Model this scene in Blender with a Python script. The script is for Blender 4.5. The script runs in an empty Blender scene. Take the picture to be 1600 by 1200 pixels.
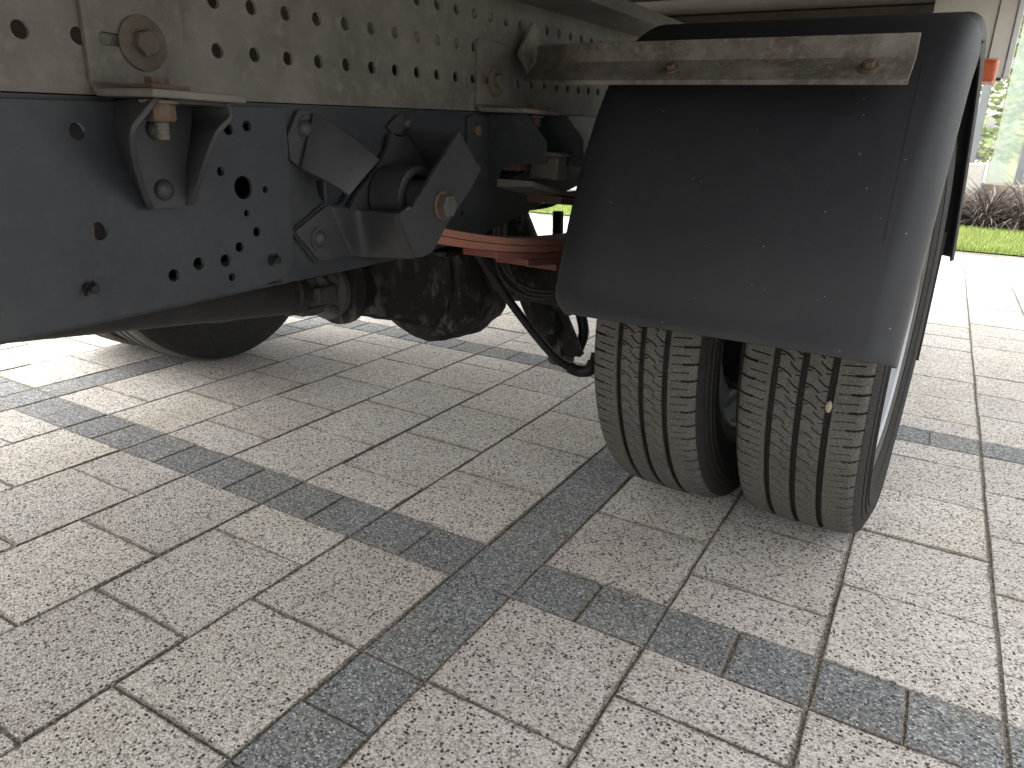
import bpy, bmesh, math, random
import numpy as np
from mathutils import Vector, Matrix, geometry, noise

R = math.radians
rng = random.Random(7)
nrg = np.random.default_rng(5)
scn = bpy.context.scene
col = scn.collection

# ------------------------------------------------------------------ camera
CAM_H = .616
FPX = 1136.0
YAW, PITCH, ROLL = R(29.48), R(18.64), R(2.11)
fwd = Vector((-math.sin(YAW)*math.cos(PITCH), math.cos(YAW)*math.cos(PITCH), -math.sin(PITCH)))
rgt0 = Vector((math.cos(YAW), math.sin(YAW), 0)); up0 = rgt0.cross(fwd)
rgt = rgt0*math.cos(ROLL) + up0*math.sin(ROLL)
upv = -rgt0*math.sin(ROLL) + up0*math.cos(ROLL)
cam = bpy.data.cameras.new('camera'); camo = bpy.data.objects.new('camera', cam); col.objects.link(camo)
m = Matrix((rgt, upv, -fwd)).transposed().to_4x4(); m.translation = Vector((0, 0, CAM_H))
camo.matrix_world = m
cam.sensor_width = 36; cam.lens = FPX/1600*36; cam.clip_start = .01; cam.clip_end = 600
scn.camera = camo

# ------------------------------------------------------------------ light
SUN_EL, SUN_AZ = R(55), R(-112)           # azimuth from +Y towards +X
w = bpy.data.worlds.new('World'); scn.world = w; w.use_nodes = True
nt = w.node_tree; nt.nodes.clear()
sky = nt.nodes.new('ShaderNodeTexSky'); sky.sky_type = 'NISHITA'; sky.sun_disc = False
sky.sun_elevation = SUN_EL; sky.sun_rotation = SUN_AZ; sky.dust_density = 4; sky.air_density = 1.2; sky.ozone_density = .6
hs = nt.nodes.new('ShaderNodeHueSaturation'); hs.inputs['Saturation'].default_value = .12
bg = nt.nodes.new('ShaderNodeBackground'); bg.inputs['Strength'].default_value = .15
ow = nt.nodes.new('ShaderNodeOutputWorld')
nt.links.new(sky.outputs[0], hs.inputs['Color']); nt.links.new(hs.outputs[0], bg.inputs[0]); nt.links.new(bg.outputs[0], ow.inputs[0])
sun = bpy.data.lights.new('sun', 'SUN'); suno = bpy.data.objects.new('sun', sun); col.objects.link(suno)
sun.energy = .6; sun.angle = R(90); sun.color = (1, .96, .9)
sd = Vector((math.sin(SUN_AZ)*math.cos(SUN_EL), math.cos(SUN_AZ)*math.cos(SUN_EL), math.sin(SUN_EL)))
suno.rotation_euler = sd.to_track_quat('Z', 'Y').to_euler(); suno.location = (3, 0, 8)
scn.view_settings.view_transform = 'Standard'; scn.view_settings.look = 'None'
scn.view_settings.exposure = 2.06; scn.view_settings.gamma = 1; scn.view_settings.use_curve_mapping = False
scn.render.engine = 'CYCLES'; scn.cycles.max_bounces = 8; scn.cycles.diffuse_bounces = 6

# ------------------------------------------------------------------ helpers
def at(px, py, X=None, Y=None, Z=None):
    """point of the plane X=.., Y=.. or Z=.. measured in the survey picture"""
    d = rgt*(px-800)/FPX - upv*(py-600)/FPX + fwd
    t = X/d.x if X is not None else (Y/d.y if Y is not None else (Z-CAM_H)/d.z)
    p = d*t; p.z += CAM_H
    return p

def yz(px, py, X):
    p = at(px, py, X=X); return (p.y, p.z)

def tag(o, label=None, cat=None, group=None, kind=None):
    if label: o['label'] = label
    if cat: o['category'] = cat
    if group: o['group'] = group
    if kind: o['kind'] = kind
    return o

def wloc(o):
    v = Vector(o.location)
    while o.parent: o = o.parent; v += Vector(o.location)
    return v

def mk(name, verts, faces, mat, parent=None, smooth=False, recentre=True, mats=None):
    me = bpy.data.meshes.new(name)
    V = np.array(verts, float)
    c = (V.min(0)+V.max(0))/2 if recentre else np.zeros(3)
    me.from_pydata([tuple(v) for v in V-c], [], faces)
    for mm in (mats or [mat]): me.materials.append(mm)
    me.update()
    if smooth:
        me.polygons.foreach_set('use_smooth', [True]*len(me.polygons))
    o = bpy.data.objects.new(name, me); col.objects.link(o)
    o.location = Vector(c)
    if parent:
        o.location = Vector(c) - wloc(parent); o.parent = parent
    return o

def bm_obj(name, bm, mat, parent=None, smooth=False, sharp=None):
    bmesh.ops.recalc_face_normals(bm, faces=bm.faces)
    bm.verts.ensure_lookup_table()
    for i, v in enumerate(bm.verts): v.index = i
    o = mk(name, [v.co[:] for v in bm.verts], [[v.index for v in f.verts] for f in bm.faces], mat, parent, smooth)
    bm.free()
    if sharp: smooth_by_angle(o, sharp)
    return o

def smooth_by_angle(o, deg=35):
    me = o.data
    me.polygons.foreach_set('use_smooth', [True]*len(me.polygons))
    me.set_sharp_from_angle(angle=R(deg))

def bevel(o, wd=.0008, seg=2, ang=40):
    b = o.modifiers.new('bevel', 'BEVEL'); b.width = wd; b.segments = seg; b.limit_method = 'ANGLE'; b.angle_limit = R(ang)
    b.harden_normals = False
    return o

def circle2(c, r, n=20, e=1.0, ph=0):
    return [(c[0]+r*e*math.cos(2*math.pi*i/n+ph), c[1]+r*math.sin(2*math.pi*i/n+ph)) for i in range(n)]

def inside(p, poly):
    x, y = p; c = False; j = len(poly)-1
    for i in range(len(poly)):
        xi, yi = poly[i]; xj, yj = poly[j]
        if (yi > y) != (yj > y) and x < (xj-xi)*(y-yi)/(yj-yi)+xi: c = not c
        j = i
    return c

def plate(name, outline, holes, x0, th, mat, parent, to3=None, bev=.0008, warp=None):
    """flat sheet with real holes; outline in (a,b), extruded from x0 (outer face) by th inwards"""
    loops = [outline]+holes
    P = []; E = []
    for L in loops:
        s = len(P); P += [Vector(p) for p in L]; E += [(s+i, s+(i+1) % len(L)) for i in range(len(L))]
    vo, eo, fo, _, _, _ = geometry.delaunay_2d_cdt(P, E, [], 0, 1e-7)
    tris = []
    for f in fo:
        c = sum((vo[i] for i in f), Vector((0, 0)))/len(f)
        if inside(c, outline) and not any(inside(c, h) for h in holes): tris.append(list(f))
    to3 = to3 or (lambda a, b, d: (x0-d, a, b))
    n = len(vo)
    verts = [to3(v.x, v.y, 0) for v in vo]+[to3(v.x, v.y, th) for v in vo]
    faces = []
    cnt = {}
    for t in tris:
        a, b, c = [vo[i] for i in t[:3]]
        if (b-a).cross(c-a) < 0: t.reverse()
        faces.append(tuple(t)); faces.append(tuple(i+n for i in reversed(t)))
        for i in range(len(t)):
            e = (t[i], t[(i+1) % len(t)]); cnt[e] = 1
    for (a, b) in list(cnt):
        if (b, a) not in cnt: faces.append((b, a, a+n, b+n))
    o = mk(name, verts, faces, mat, parent)
    if bev: bevel(o, bev, 2, 50)
    return o

def add_box(bm, c, s, rot=None):
    g = bmesh.ops.create_cube(bm, size=1)['verts']
    bmesh.ops.scale(bm, vec=s, verts=g)
    if rot is not None: bmesh.ops.rotate(bm, cent=(0, 0, 0), matrix=rot, verts=g)
    bmesh.ops.translate(bm, vec=c, verts=g)
    return g

def box(name, a, b, mat, parent, bev=.001, rot=None):
    bm = bmesh.new()
    c = [(a[i]+b[i])/2 for i in range(3)]; s = [abs(b[i]-a[i]) for i in range(3)]
    add_box(bm, c, s, rot)
    o = bm_obj(name, bm, mat, parent)
    if bev: bevel(o, bev)
    return o

def basis(d):
    d = Vector(d).normalized()
    u = d.cross(Vector((0, 0, 1)))
    if u.length < .1: u = d.cross(Vector((0, 1, 0)))
    u.normalize(); v = d.cross(u)
    return d, u, v

def lathe_pts(bm, origin, axis, prof, n=32, ph=0):
    """prof: list of (along axis, radius)"""
    d, u, v = basis(axis); o = Vector(origin); rings = []
    for (a, r) in prof:
        if r < 1e-6: rings.append([bm.verts.new(o+d*a)])
        else: rings.append([bm.verts.new(o+d*a+(u*math.cos(2*math.pi*i/n+ph)+v*math.sin(2*math.pi*i/n+ph))*r) for i in range(n)])
    for A, B in zip(rings, rings[1:]):
        for i in range(n):
            j = (i+1) % n
            if len(A) == 1 and len(B) == 1: continue
            if len(A) == 1: bm.faces.new((A[0], B[j], B[i]))
            elif len(B) == 1: bm.faces.new((A[i], A[j], B[0]))
            else: bm.faces.new((A[i], A[j], B[j], B[i]))

def lathe(name, origin, axis, prof, mat, parent, n=32, ph=0, sharp=35):
    bm = bmesh.new(); lathe_pts(bm, origin, axis, prof, n, ph)
    return bm_obj(name, bm, mat, parent, sharp=sharp)

def tube_pts(bm, path, rad, n=12, cap=True):
    pts = [Vector(p) for p in path]; rings = []
    if not hasattr(rad, '__len__'): rad = [rad]*len(pts)
    d0 = (pts[1]-pts[0]).normalized(); _, u, v = basis(d0)
    for i, p in enumerate(pts):
        d = ((pts[min(i+1, len(pts)-1)]-pts[max(i-1, 0)])).normalized()
        u = (u-d*u.dot(d)).normalized(); v = d.cross(u)
        rings.append([bm.verts.new(p+(u*math.cos(2*math.pi*k/n)+v*math.sin(2*math.pi*k/n))*rad[i]) for k in range(n)])
    for A, B in zip(rings, rings[1:]):
        for k in range(n): bm.faces.new((A[k], A[(k+1) % n], B[(k+1) % n], B[k]))
    if cap:
        bm.faces.new(rings[0]); bm.faces.new(rings[-1][::-1])

def spline(pts, n=8):
    P = [Vector(p) for p in pts]; P = [P[0]*2-P[1]]+P+[P[-1]*2-P[-2]]; out = []
    for i in range(1, len(P)-2):
        for k in range(n):
            t = k/n
            out.append(.5*((2*P[i])+(P[i+1]-P[i-1])*t+(2*P[i-1]-5*P[i]+4*P[i+1]-P[i+2])*t*t+(3*P[i]-P[i-1]-3*P[i+1]+P[i+2])*t**3))
    out.append(P[-2]); return out

def tube(name, path, rad, mat, parent, n=12, smooth_path=0):
    if smooth_path: path = spline(path, smooth_path)
    bm = bmesh.new(); tube_pts(bm, path, rad, n)
    return bm_obj(name, bm, mat, parent, sharp=50)

def sheet(name, rows, th, mat, parent, off=0, bev=.0008, sharp=30):
    """rows: equal-length lists of 3D points -> bent sheet with thickness"""
    n = len(rows[0]); verts = [tuple(p) for r_ in rows for p in r_]
    faces = [(i*n+j, i*n+j+1, (i+1)*n+j+1, (i+1)*n+j) for i in range(len(rows)-1) for j in range(n-1)]
    o = mk(name, verts, faces, mat, parent)
    smooth_by_angle(o, sharp)
    s = o.modifiers.new('thickness', 'SOLIDIFY'); s.thickness = th; s.offset = off; s.use_even_offset = True
    if bev: bevel(o, bev, 2, 50)
    return o

def rounded(poly, r, n=4):
    out = []
    N = len(poly)
    for i in range(N):
        p0, p1, p2 = Vector(poly[i-1]), Vector(poly[i]), Vector(poly[(i+1) % N])
        a = (p0-p1); b = (p2-p1); k = min(r, a.length*.45, b.length*.45)
        A = p1+a.normalized()*k; B = p1+b.normalized()*k
        for j in range(n+1):
            t = j/n; q = A*(1-t)**2+p1*2*t*(1-t)+B*t*t; out.append((q.x, q.y))
    return out

# ------------------------------------------------------------------ materials
def nodes(name):
    m = bpy.data.materials.new(name); m.use_nodes = True; t = m.node_tree
    b = t.nodes['Principled BSDF']
    return m, t, b

def N(t, kind, **kw):
    n = t.nodes.new(kind)
    for k, v in kw.items():
        if k in n.inputs: n.inputs[k].default_value = v
        else: setattr(n, k, v)
    return n

def ramp(t, fac, stops, mode='LINEAR'):
    r = t.nodes.new('ShaderNodeValToRGB'); r.color_ramp.interpolation = mode
    els = r.color_ramp.elements
    while len(els) < len(stops): els.new(.5)
    for e, (p, c) in zip(els, stops): e.position = p; e.color = (*c, 1) if len(c) == 3 else c
    t.links.new(fac, r.inputs[0]); return r.outputs[0]

def mix(t, fac, a, b, mode='MIX'):
    n = t.nodes.new('ShaderNodeMix'); n.data_type = 'RGBA'; n.blend_type = mode
    for s, v in ((0, fac), (6, a), (7, b)):
        if hasattr(v, 'links'): t.links.new(v, n.inputs[s])
        else: n.inputs[s].default_value = v if s == 0 else (*v, 1)
    return n.outputs[2]

def pos(t):
    return t.nodes.new('ShaderNodeNewGeometry').outputs['Position']

def noise_t(t, vec, scale, detail=4, rough=.55, stretch=None):
    if stretch:
        mp = N(t, 'ShaderNodeMapping'); mp.inputs['Scale'].default_value = stretch; t.links.new(vec, mp.inputs[0]); vec = mp.outputs[0]
    n = N(t, 'ShaderNodeTexNoise', Scale=scale, Detail=detail, Roughness=rough); t.links.new(vec, n.inputs['Vector']); return n.outputs['Fac']

def metal_paint(name, base, dusty, rough=(.35, .65), dust=.35, speck=0., bump=.05, metallic=0., rust=0., scale=1., spec=.28):
    m, t, b = nodes(name); P = pos(t)
    n1 = noise_t(t, P, 9*scale, 6, .6); n2 = noise_t(t, P, 60*scale, 5, .65); n3 = noise_t(t, P, 420*scale, 3, .6)
    c = mix(t, ramp(t, n1, [(.38, (0, 0, 0)), (.7, (dust,)*3)]), base, dusty)
    c = mix(t, ramp(t, n2, [(.5, (0, 0, 0)), (.75, (dust,)*3)]), c, dusty)
    c = mix(t, .22, c, mix(t, n3, (.35,)*3, (1, 1, 1)), 'MULTIPLY')
    if rust:
        c = mix(t, ramp(t, noise_t(t, P, 35*scale, 7, .7), [(.62-.2*rust, (0, 0, 0)), (.72-.1*rust, (1, 1, 1))]), c, (.12, .055, .025))
    if speck:
        v = N(t, 'ShaderNodeTexVoronoi', Scale=62.); t.links.new(P, v.inputs['Vector'])
        sp = ramp(t, v.outputs['Distance'], [(speck, (1, 1, 1)), (speck+.02, (0, 0, 0))])
        gate = ramp(t, v.outputs['Color'], [(.52, (0, 0, 0)), (.54, (1, 1, 1))])
        c = mix(t, mix(t, 1., sp, gate, 'MULTIPLY'), c, (.30, .29, .27))
    t.links.new(c, b.inputs['Base Color'])
    rr = N(t, 'ShaderNodeMapRange'); rr.inputs[3].default_value = rough[0]; rr.inputs[4].default_value = rough[1]
    t.links.new(n2, rr.inputs[0]); t.links.new(rr.outputs[0], b.inputs['Roughness'])
    b.inputs['Metallic'].default_value = metallic; b.inputs['Specular IOR Level'].default_value = spec
    bp = N(t, 'ShaderNodeBump', Strength=bump, Distance=.002); t.links.new(n3, bp.inputs['Height']); t.links.new(bp.outputs[0], b.inputs['Normal'])
    return m

M = {}
M['rail'] = metal_paint('dark_blue_grey_paint', (.021, .0235, .0265), (.046, .046, .046), (.38, .6), .65)
M['plate'] = metal_paint('blue_grey_paint', (.023, .027, .0315), (.047, .049, .051), (.36, .55), .65)
M['bracket'] = metal_paint('dark_grey_paint', (.031, .0315, .034), (.062, .060, .057), (.36, .6), .35)
M['galv'] = metal_paint('dirty_galvanised_steel', (.095, .086, .073), (.17, .155, .133), (.5, .75), .9, bump=.2, metallic=.15)
M['galvbar'] = metal_paint('mottled_galvanised_bar', (.095, .084, .068), (.24, .22, .19), (.5, .8), .9, bump=.3, metallic=.1, rust=.25, scale=2)
M['rust'] = metal_paint('rusty_bolt_steel', (.075, .043, .027), (.13, .095, .066), (.7, .9), .8, bump=.3, rust=.4)
M['dullbolt'] = metal_paint('dusty_bolt_steel', (.07, .057, .043), (.13, .112, .09), (.6, .85), .8, bump=.3, rust=.3)
M['orange'] = metal_paint('orange_primer', (.27, .085, .045), (.17, .105, .08), (.65, .85), .9, bump=.1)
M['redprimer'] = metal_paint('dark_red_primer', (.15, .042, .032), (.12, .07, .058), (.6, .8), .5, bump=.1)
M['brown'] = metal_paint('brown_primer_dust', (.075, .042, .03), (.10, .075, .057), (.6, .85), .6, bump=.2)
M['tan'] = metal_paint('dusty_tan_metal', (.09, .08, .066), (.15, .135, .115), (.6, .85), .6, bump=.2)
def castmat():
    m, t, b = nodes('grimy_cast_iron'); P = pos(t)
    n1 = noise_t(t, P, 28, 8, .72, (1, 1, .35)); n2 = noise_t(t, P, 130, 6, .7); n3 = noise_t(t, P, 9, 3, .5)
    c = mix(t, ramp(t, n1, [(.50, (0, 0, 0)), (.68, (.9,)*3)]), (.014, .0137, .0132), (.17, .163, .15))
    c = mix(t, ramp(t, n3, [(.42, (0, 0, 0)), (.6, (.8,)*3)]), c, (.012, .0115, .011))
    b.inputs['Specular IOR Level'].default_value = .12
    c = mix(t, ramp(t, n2, [(.6, (0, 0, 0)), (.75, (.4,)*3)]), c, (.10, .08, .06))
    t.links.new(c, b.inputs['Base Color']); b.inputs['Roughness'].default_value = .6
    bp = N(t, 'ShaderNodeBump', Strength=1., Distance=.006); t.links.new(n1, bp.inputs['Height']); t.links.new(bp.outputs[0], b.inputs['Normal'])
    return m
M['cast'] = castmat()
M['shaft'] = metal_paint('dusty_shaft_steel', (.024, .0225, .0215), (.055, .052, .048), (.45, .7), .5, bump=.15)
M['yoke'] = metal_paint('dusty_yoke_iron', (.055, .05, .045), (.09, .083, .073), (.5, .8), .6, bump=.3)
M['black'] = metal_paint('black_rubber_hose', (.012, .012, .012), (.03, .028, .026), (.4, .65), .4)
M['fender'] = metal_paint('black_plastic', (.0115, .0122, .0152), (.022, .0225, .0255), (.5, .66), .5, speck=.033, bump=.12, spec=.5)
M['rimdark'] = metal_paint('black_far_wheel', (.010, .010, .010), (.03, .028, .026), (.5, .8), .5, spec=.1)  # near-black version of the wheel for the far side
M['flap'] = metal_paint('black_flap_rubber', (.014, .015, .017), (.03, .03, .03), (.55, .75), .4)
M['rim'] = metal_paint('silver_wheel_paint', (.42, .43, .45), (.28, .27, .26), (.35, .55), .4, metallic=.4)
M['floor'] = metal_paint('grimy_floor_board', (.085, .075, .06), (.15, .135, .11), (.6, .85), .7, bump=.2, scale=.6)
M['beige'] = metal_paint('beige_painted_panel', (.74, .69, .60), (.62, .56, .48), (.4, .6), .4)
M['white'] = metal_paint('white_body_paint', (.72, .71, .68), (.6, .58, .54), (.3, .5), .3)
M['darkline'] = metal_paint('dark_seal', (.03, .028, .025), (.05, .05, .05))

def rubber(name, base, dust_c, amount):
    m, t, b = nodes(name); P = pos(t)
    n1 = noise_t(t, P, 14, 5, .6); n2 = noise_t(t, P, 900, 3, .7); n3 = noise_t(t, P, 250, 4, .7)
    c = mix(t, ramp(t, n1, [(.3, (amount*.65,)*3), (.7, (amount,)*3)]), base, dust_c)
    c = mix(t, ramp(t, n2, [(.55, (0, 0, 0)), (.66, (.75*amount+.05,)*3)]), c, (.36, .34, .30))
    c = mix(t, ramp(t, n3, [(.3, (.4,)*3), (.55, (0, 0, 0))]), c, (.02, .02, .02))
    t.links.new(c, b.inputs['Base Color']); b.inputs['Roughness'].default_value = .75; b.inputs['Specular IOR Level'].default_value = .2
    bp = N(t, 'ShaderNodeBump', Strength=.5, Distance=.001); t.links.new(n2, bp.inputs['Height']); t.links.new(bp.outputs[0], b.inputs['Normal'])
    return m
M['tread'] = rubber('dusty_tread_rubber', (.030, .0285, .027), (.118, .109, .096), .8)
M['sidewall'] = rubber('sidewall_rubber', (.010, .010, .011), (.028, .0265, .025), .35)
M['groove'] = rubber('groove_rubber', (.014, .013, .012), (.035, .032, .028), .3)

def paver_mat(name, light, bump=.9):
    m, t, b = nodes(name); P = pos(t)
    # grains of washed concrete: small stones of mixed colour, some dark ones
    nd = N(t, 'ShaderNodeTexNoise', Scale=300., Detail=2.); t.links.new(P, nd.inputs['Vector'])
    wv = N(t, 'ShaderNodeVectorMath', operation='SCALE'); wv.inputs['Scale'].default_value = .0011; t.links.new(nd.outputs['Color'], wv.inputs[0])
    ad = N(t, 'ShaderNodeVectorMath', operation='ADD'); t.links.new(P, ad.inputs[0]); t.links.new(wv.outputs[0], ad.inputs[1])
    def vor(scale):
        v = N(t, 'ShaderNodeTexVoronoi', Scale=scale); v.inputs['Randomness'].default_value = 1
        t.links.new(ad.outputs[0], v.inputs['Vector']); s = N(t, 'ShaderNodeSeparateColor'); t.links.new(v.outputs['Color'], s.inputs[0]); return v, s
    v1, s1 = vor(250.); v2, s2 = vor(400.)
    oi = t.nodes.new('ShaderNodeObjectInfo')
    if light:
        fine = ramp(t, s2.outputs[0], [(0, (.16, .142, .128)), (.16, (.47, .435, .395)), (.45, (.70, .66, .61)), (.8, (.84, .805, .76)), (1, (.47, .41, .35))], 'LINEAR')
        darkgate = ramp(t, s1.outputs[1], [(.0, (1, 1, 1)), (.14, (1, 1, 1)), (.145, (0, 0, 0))], 'CONSTANT')
        darkcol = ramp(t, s1.outputs[2], [(0, (.025, .026, .030)), (.6, (.055, .055, .06)), (1, (.15, .14, .135))])
    else:
        fine = ramp(t, s2.outputs[0], [(0, (.085, .087, .09)), (.3, (.20, .205, .21)), (.7, (.31, .316, .322)), (.93, (.46, .46, .46)), (1, (.70, .69, .66))], 'LINEAR')
        darkgate = ramp(t, s1.outputs[1], [(.0, (1, 1, 1)), (.09, (0, 0, 0))], 'CONSTANT')
        darkcol = ramp(t, s1.outputs[2], [(0, (.035, .037, .045)), (1, (.08, .08, .09))])
    d1 = ramp(t, v1.outputs['Distance'], [(.46, (1, 1, 1)), (.56, (0, 0, 0))])
    c = mix(t, mix(t, 1., darkgate, d1, 'MULTIPLY'), fine, darkcol)
    # dark cement between grains
    ed = ramp(t, v2.outputs['Distance'], [(.45, (0, 0, 0)), (.8, (.42,)*3)])
    c = mix(t, ed, c, (.22, .20, .175) if light else (.11, .112, .118))
    big = noise_t(t, P, 5.5, 5, .6)
    c = mix(t, .8, c, ramp(t, big, [(.3, (.84, .81, .76)), (.62, (1, 1, 1))]), 'MULTIPLY')
    # dirt and brown staining patches
    st = ramp(t, noise_t(t, P, 17, 6, .7), [(.6, (0, 0, 0)), (.78, (.35,)*3)])
    c = mix(t, st, c, (.20, .155, .105) if light else (.09, .08, .07))
    gx = t.nodes.new('ShaderNodeTexCoord'); sx = N(t, 'ShaderNodeSeparateXYZ'); t.links.new(gx.outputs['Generated'], sx.inputs[0])
    def mth(op, a, b_=None):
        n = N(t, 'ShaderNodeMath', operation=op)
        for i, v_ in enumerate((a, b_)):
            if v_ is None: continue
            if hasattr(v_, 'links'): t.links.new(v_, n.inputs[i])
            else: n.inputs[i].default_value = v_
        return n.outputs[0]
    ex = mth('MINIMUM', sx.outputs[0], mth('SUBTRACT', 1., sx.outputs[0])); ey_ = mth('MINIMUM', sx.outputs[1], mth('SUBTRACT', 1., sx.outputs[1]))
    edge = mth('MINIMUM', ex, ey_)
    nz = noise_t(t, P, 330, 3, .7); nz2 = noise_t(t, P, 22, 3, .6)
    wobble = mth('ADD', mth('MULTIPLY', mth('SUBTRACT', nz, .5), .06), mth('MULTIPLY', mth('SUBTRACT', nz2, .5), .05))
    rim = ramp(t, mth('ADD', edge, wobble), [(.008, (1, 1, 1)), (.022, (0, 0, 0))])
    dirt = ramp(t, noise_t(t, P, 240, 4, .7), [(.35, (.06, .05, .038)), (.52, (.16, .14, .11)), (.66, (.42, .385, .33))])
    c = mix(t, mix(t, 1., rim, (.85,)*3, 'MULTIPLY'), c, dirt)
    tone = ramp(t, oi.outputs['Random'], [(0, (.84, .83, .82)), (.5, (.95, .95, .95)), (1, (1, .985, .95))])
    c = mix(t, 1., c, tone, 'MULTIPLY')
    t.links.new(c, b.inputs['Base Color']); b.inputs['Roughness'].default_value = .8; b.inputs['Specular IOR Level'].default_value = .3
    hm = N(t, 'ShaderNodeMath', operation='MULTIPLY'); hm.inputs[1].default_value = -1; t.links.new(v2.outputs['Distance'], hm.inputs[0])
    bp = N(t, 'ShaderNodeBump', Strength=bump, Distance=.0012); t.links.new(hm.outputs[0], bp.inputs['Height']); t.links.new(bp.outputs[0], b.inputs['Normal'])
    return m
M['paver_light'] = paver_mat('washed_beige_concrete', True)
M['paver_dark'] = paver_mat('washed_grey_concrete', False)

def simple(name, ramp_stops, scale, rough=.9, bump=.5, detail=6, metallic=0):
    m, t, b = nodes(name); P = pos(t); n = noise_t(t, P, scale, detail, .65)
    t.links.new(ramp(t, n, ramp_stops), b.inputs['Base Color']); b.inputs['Roughness'].default_value = rough; b.inputs['Metallic'].default_value = metallic
    bp = N(t, 'ShaderNodeBump', Strength=bump, Distance=.004); t.links.new(n, bp.inputs['Height']); t.links.new(bp.outputs[0], b.inputs['Normal'])
    return m
M['joint'] = simple('joint_grit', [(.34, (.06, .05, .039)), (.5, (.15, .13, .105)), (.64, (.42, .385, .33))], 260)
M['jointdark'] = simple('joint_dirt_shade', [(.35, (.05, .042, .033)), (.5, (.125, .108, .086)), (.64, (.40, .365, .31))], 260)  # joint dirt, its colour darkened for shade on faces along the lanes
M['ground'] = simple('far_ground', [(.3, (.26, .25, .23)), (.7, (.36, .35, .32))], 3)
M['soil'] = simple('bark_mulch', [(.3, (.03, .022, .016)), (.7, (.09, .07, .05))], 45)
M['lawn'] = simple('lawn_soil_and_thatch', [(.3, (.10, .16, .025)), (.7, (.18, .26, .05))], 90)

def leafmat(name, stops, rough=.55, trans=.25):
    m, t, b = nodes(name); P = pos(t)
    n = N(t, 'ShaderNodeTexWhiteNoise'); g = t.nodes.new('ShaderNodeNewGeometry'); t.links.new(g.outputs['Random Per Island'], n.inputs['Vector'])
    n.noise_dimensions = '3D'
    c = ramp(t, g.outputs['Random Per Island'], stops)
    t.links.new(c, b.inputs['Base Color']); b.inputs['Roughness'].default_value = rough
    tr = N(t, 'ShaderNodeBsdfTranslucent'); t.links.new(c, tr.inputs[0]); mx = N(t, 'ShaderNodeMixShader'); mx.inputs[0].default_value = trans
    t.links.new(b.outputs[0], mx.inputs[1]); t.links.new(tr.outputs[0], mx.inputs[2]); t.links.new(mx.outputs[0], t.nodes['Material Output'].inputs[0])
    return m
M['grass'] = leafmat('fresh_grass', [(0, (.17, .25, .045)), (.5, (.27, .34, .075)), (1, (.42, .45, .17))])
M['darkgrass'] = leafmat('black_purple_strap_leaves', [(0, (.05, .042, .042)), (.45, (.12, .10, .092)), (.8, (.24, .20, .17)), (1, (.40, .34, .28))], .45, .1)
M['leaf'] = leafmat('tree_leaves', [(0, (.10, .15, .05)), (.5, (.22, .28, .10)), (1, (.42, .45, .22))])
M['bark'] = simple('bark', [(.3, (.06, .045, .03)), (.7, (.14, .11, .08))], 25)
M['post'] = metal_paint('grey_aluminium_post', (.20, .215, .22), (.28, .29, .29), (.35, .5), .3, metallic=.3)
M['wall'] = simple('pale_render', [(.3, (.36, .35, .31)), (.7, (.44, .43, .39))], 12, bump=.1)
M['sill'] = simple('beige_stone', [(.3, (.25, .21, .16)), (.7, (.34, .29, .23))], 18, bump=.2)
def glassmat():
    m, t, b = nodes('greenish_glass')
    b.inputs['Base Color'].default_value = (.80, .90, .82, 1); b.inputs['Roughness'].default_value = .06
    b.inputs['Transmission Weight'].default_value = .8; b.inputs['IOR'].default_value = 1.45
    return m
M['glass'] = glassmat(); M['glass'].node_tree.nodes['Principled BSDF'].inputs['IOR'].default_value = 1.6
def lensmat():
    m, t, b = nodes('amber_lens')
    b.inputs['Base Color'].default_value = (.48, .085, .022, 1); b.inputs['Roughness'].default_value = .2
    b.inputs['Subsurface Weight'].default_value = .3; b.inputs['Subsurface Radius'].default_value = (.02, .006, .002)
    return m
M['amber'] = lensmat()

# ------------------------------------------------------------------ ground and pavement
U0, V0 = -.4267, .8719                     # lattice origin of the paving
ground = mk('ground', [(-150, -150, -.03), (150, -150, -.03), (150, 150, -.03), (-150, 150, -.03)], [(0, 1, 2, 3)], M['ground'])
tag(ground, kind='structure')
LAWN_Y0, LAWN_Y1 = 5.83, 7.2
PX0, PX1, PY0, PY1 = -9.5, 3.2, -2.4, LAWN_Y0
pave = mk('pavement', [(PX0, PY0, -.0030), (PX1, PY0, -.0030), (PX1, PY1, -.0030), (PX0, PY1, -.0030)], [(0, 1, 2, 3)], M['joint'], recentre=False)
tag(pave, kind='structure')

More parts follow.
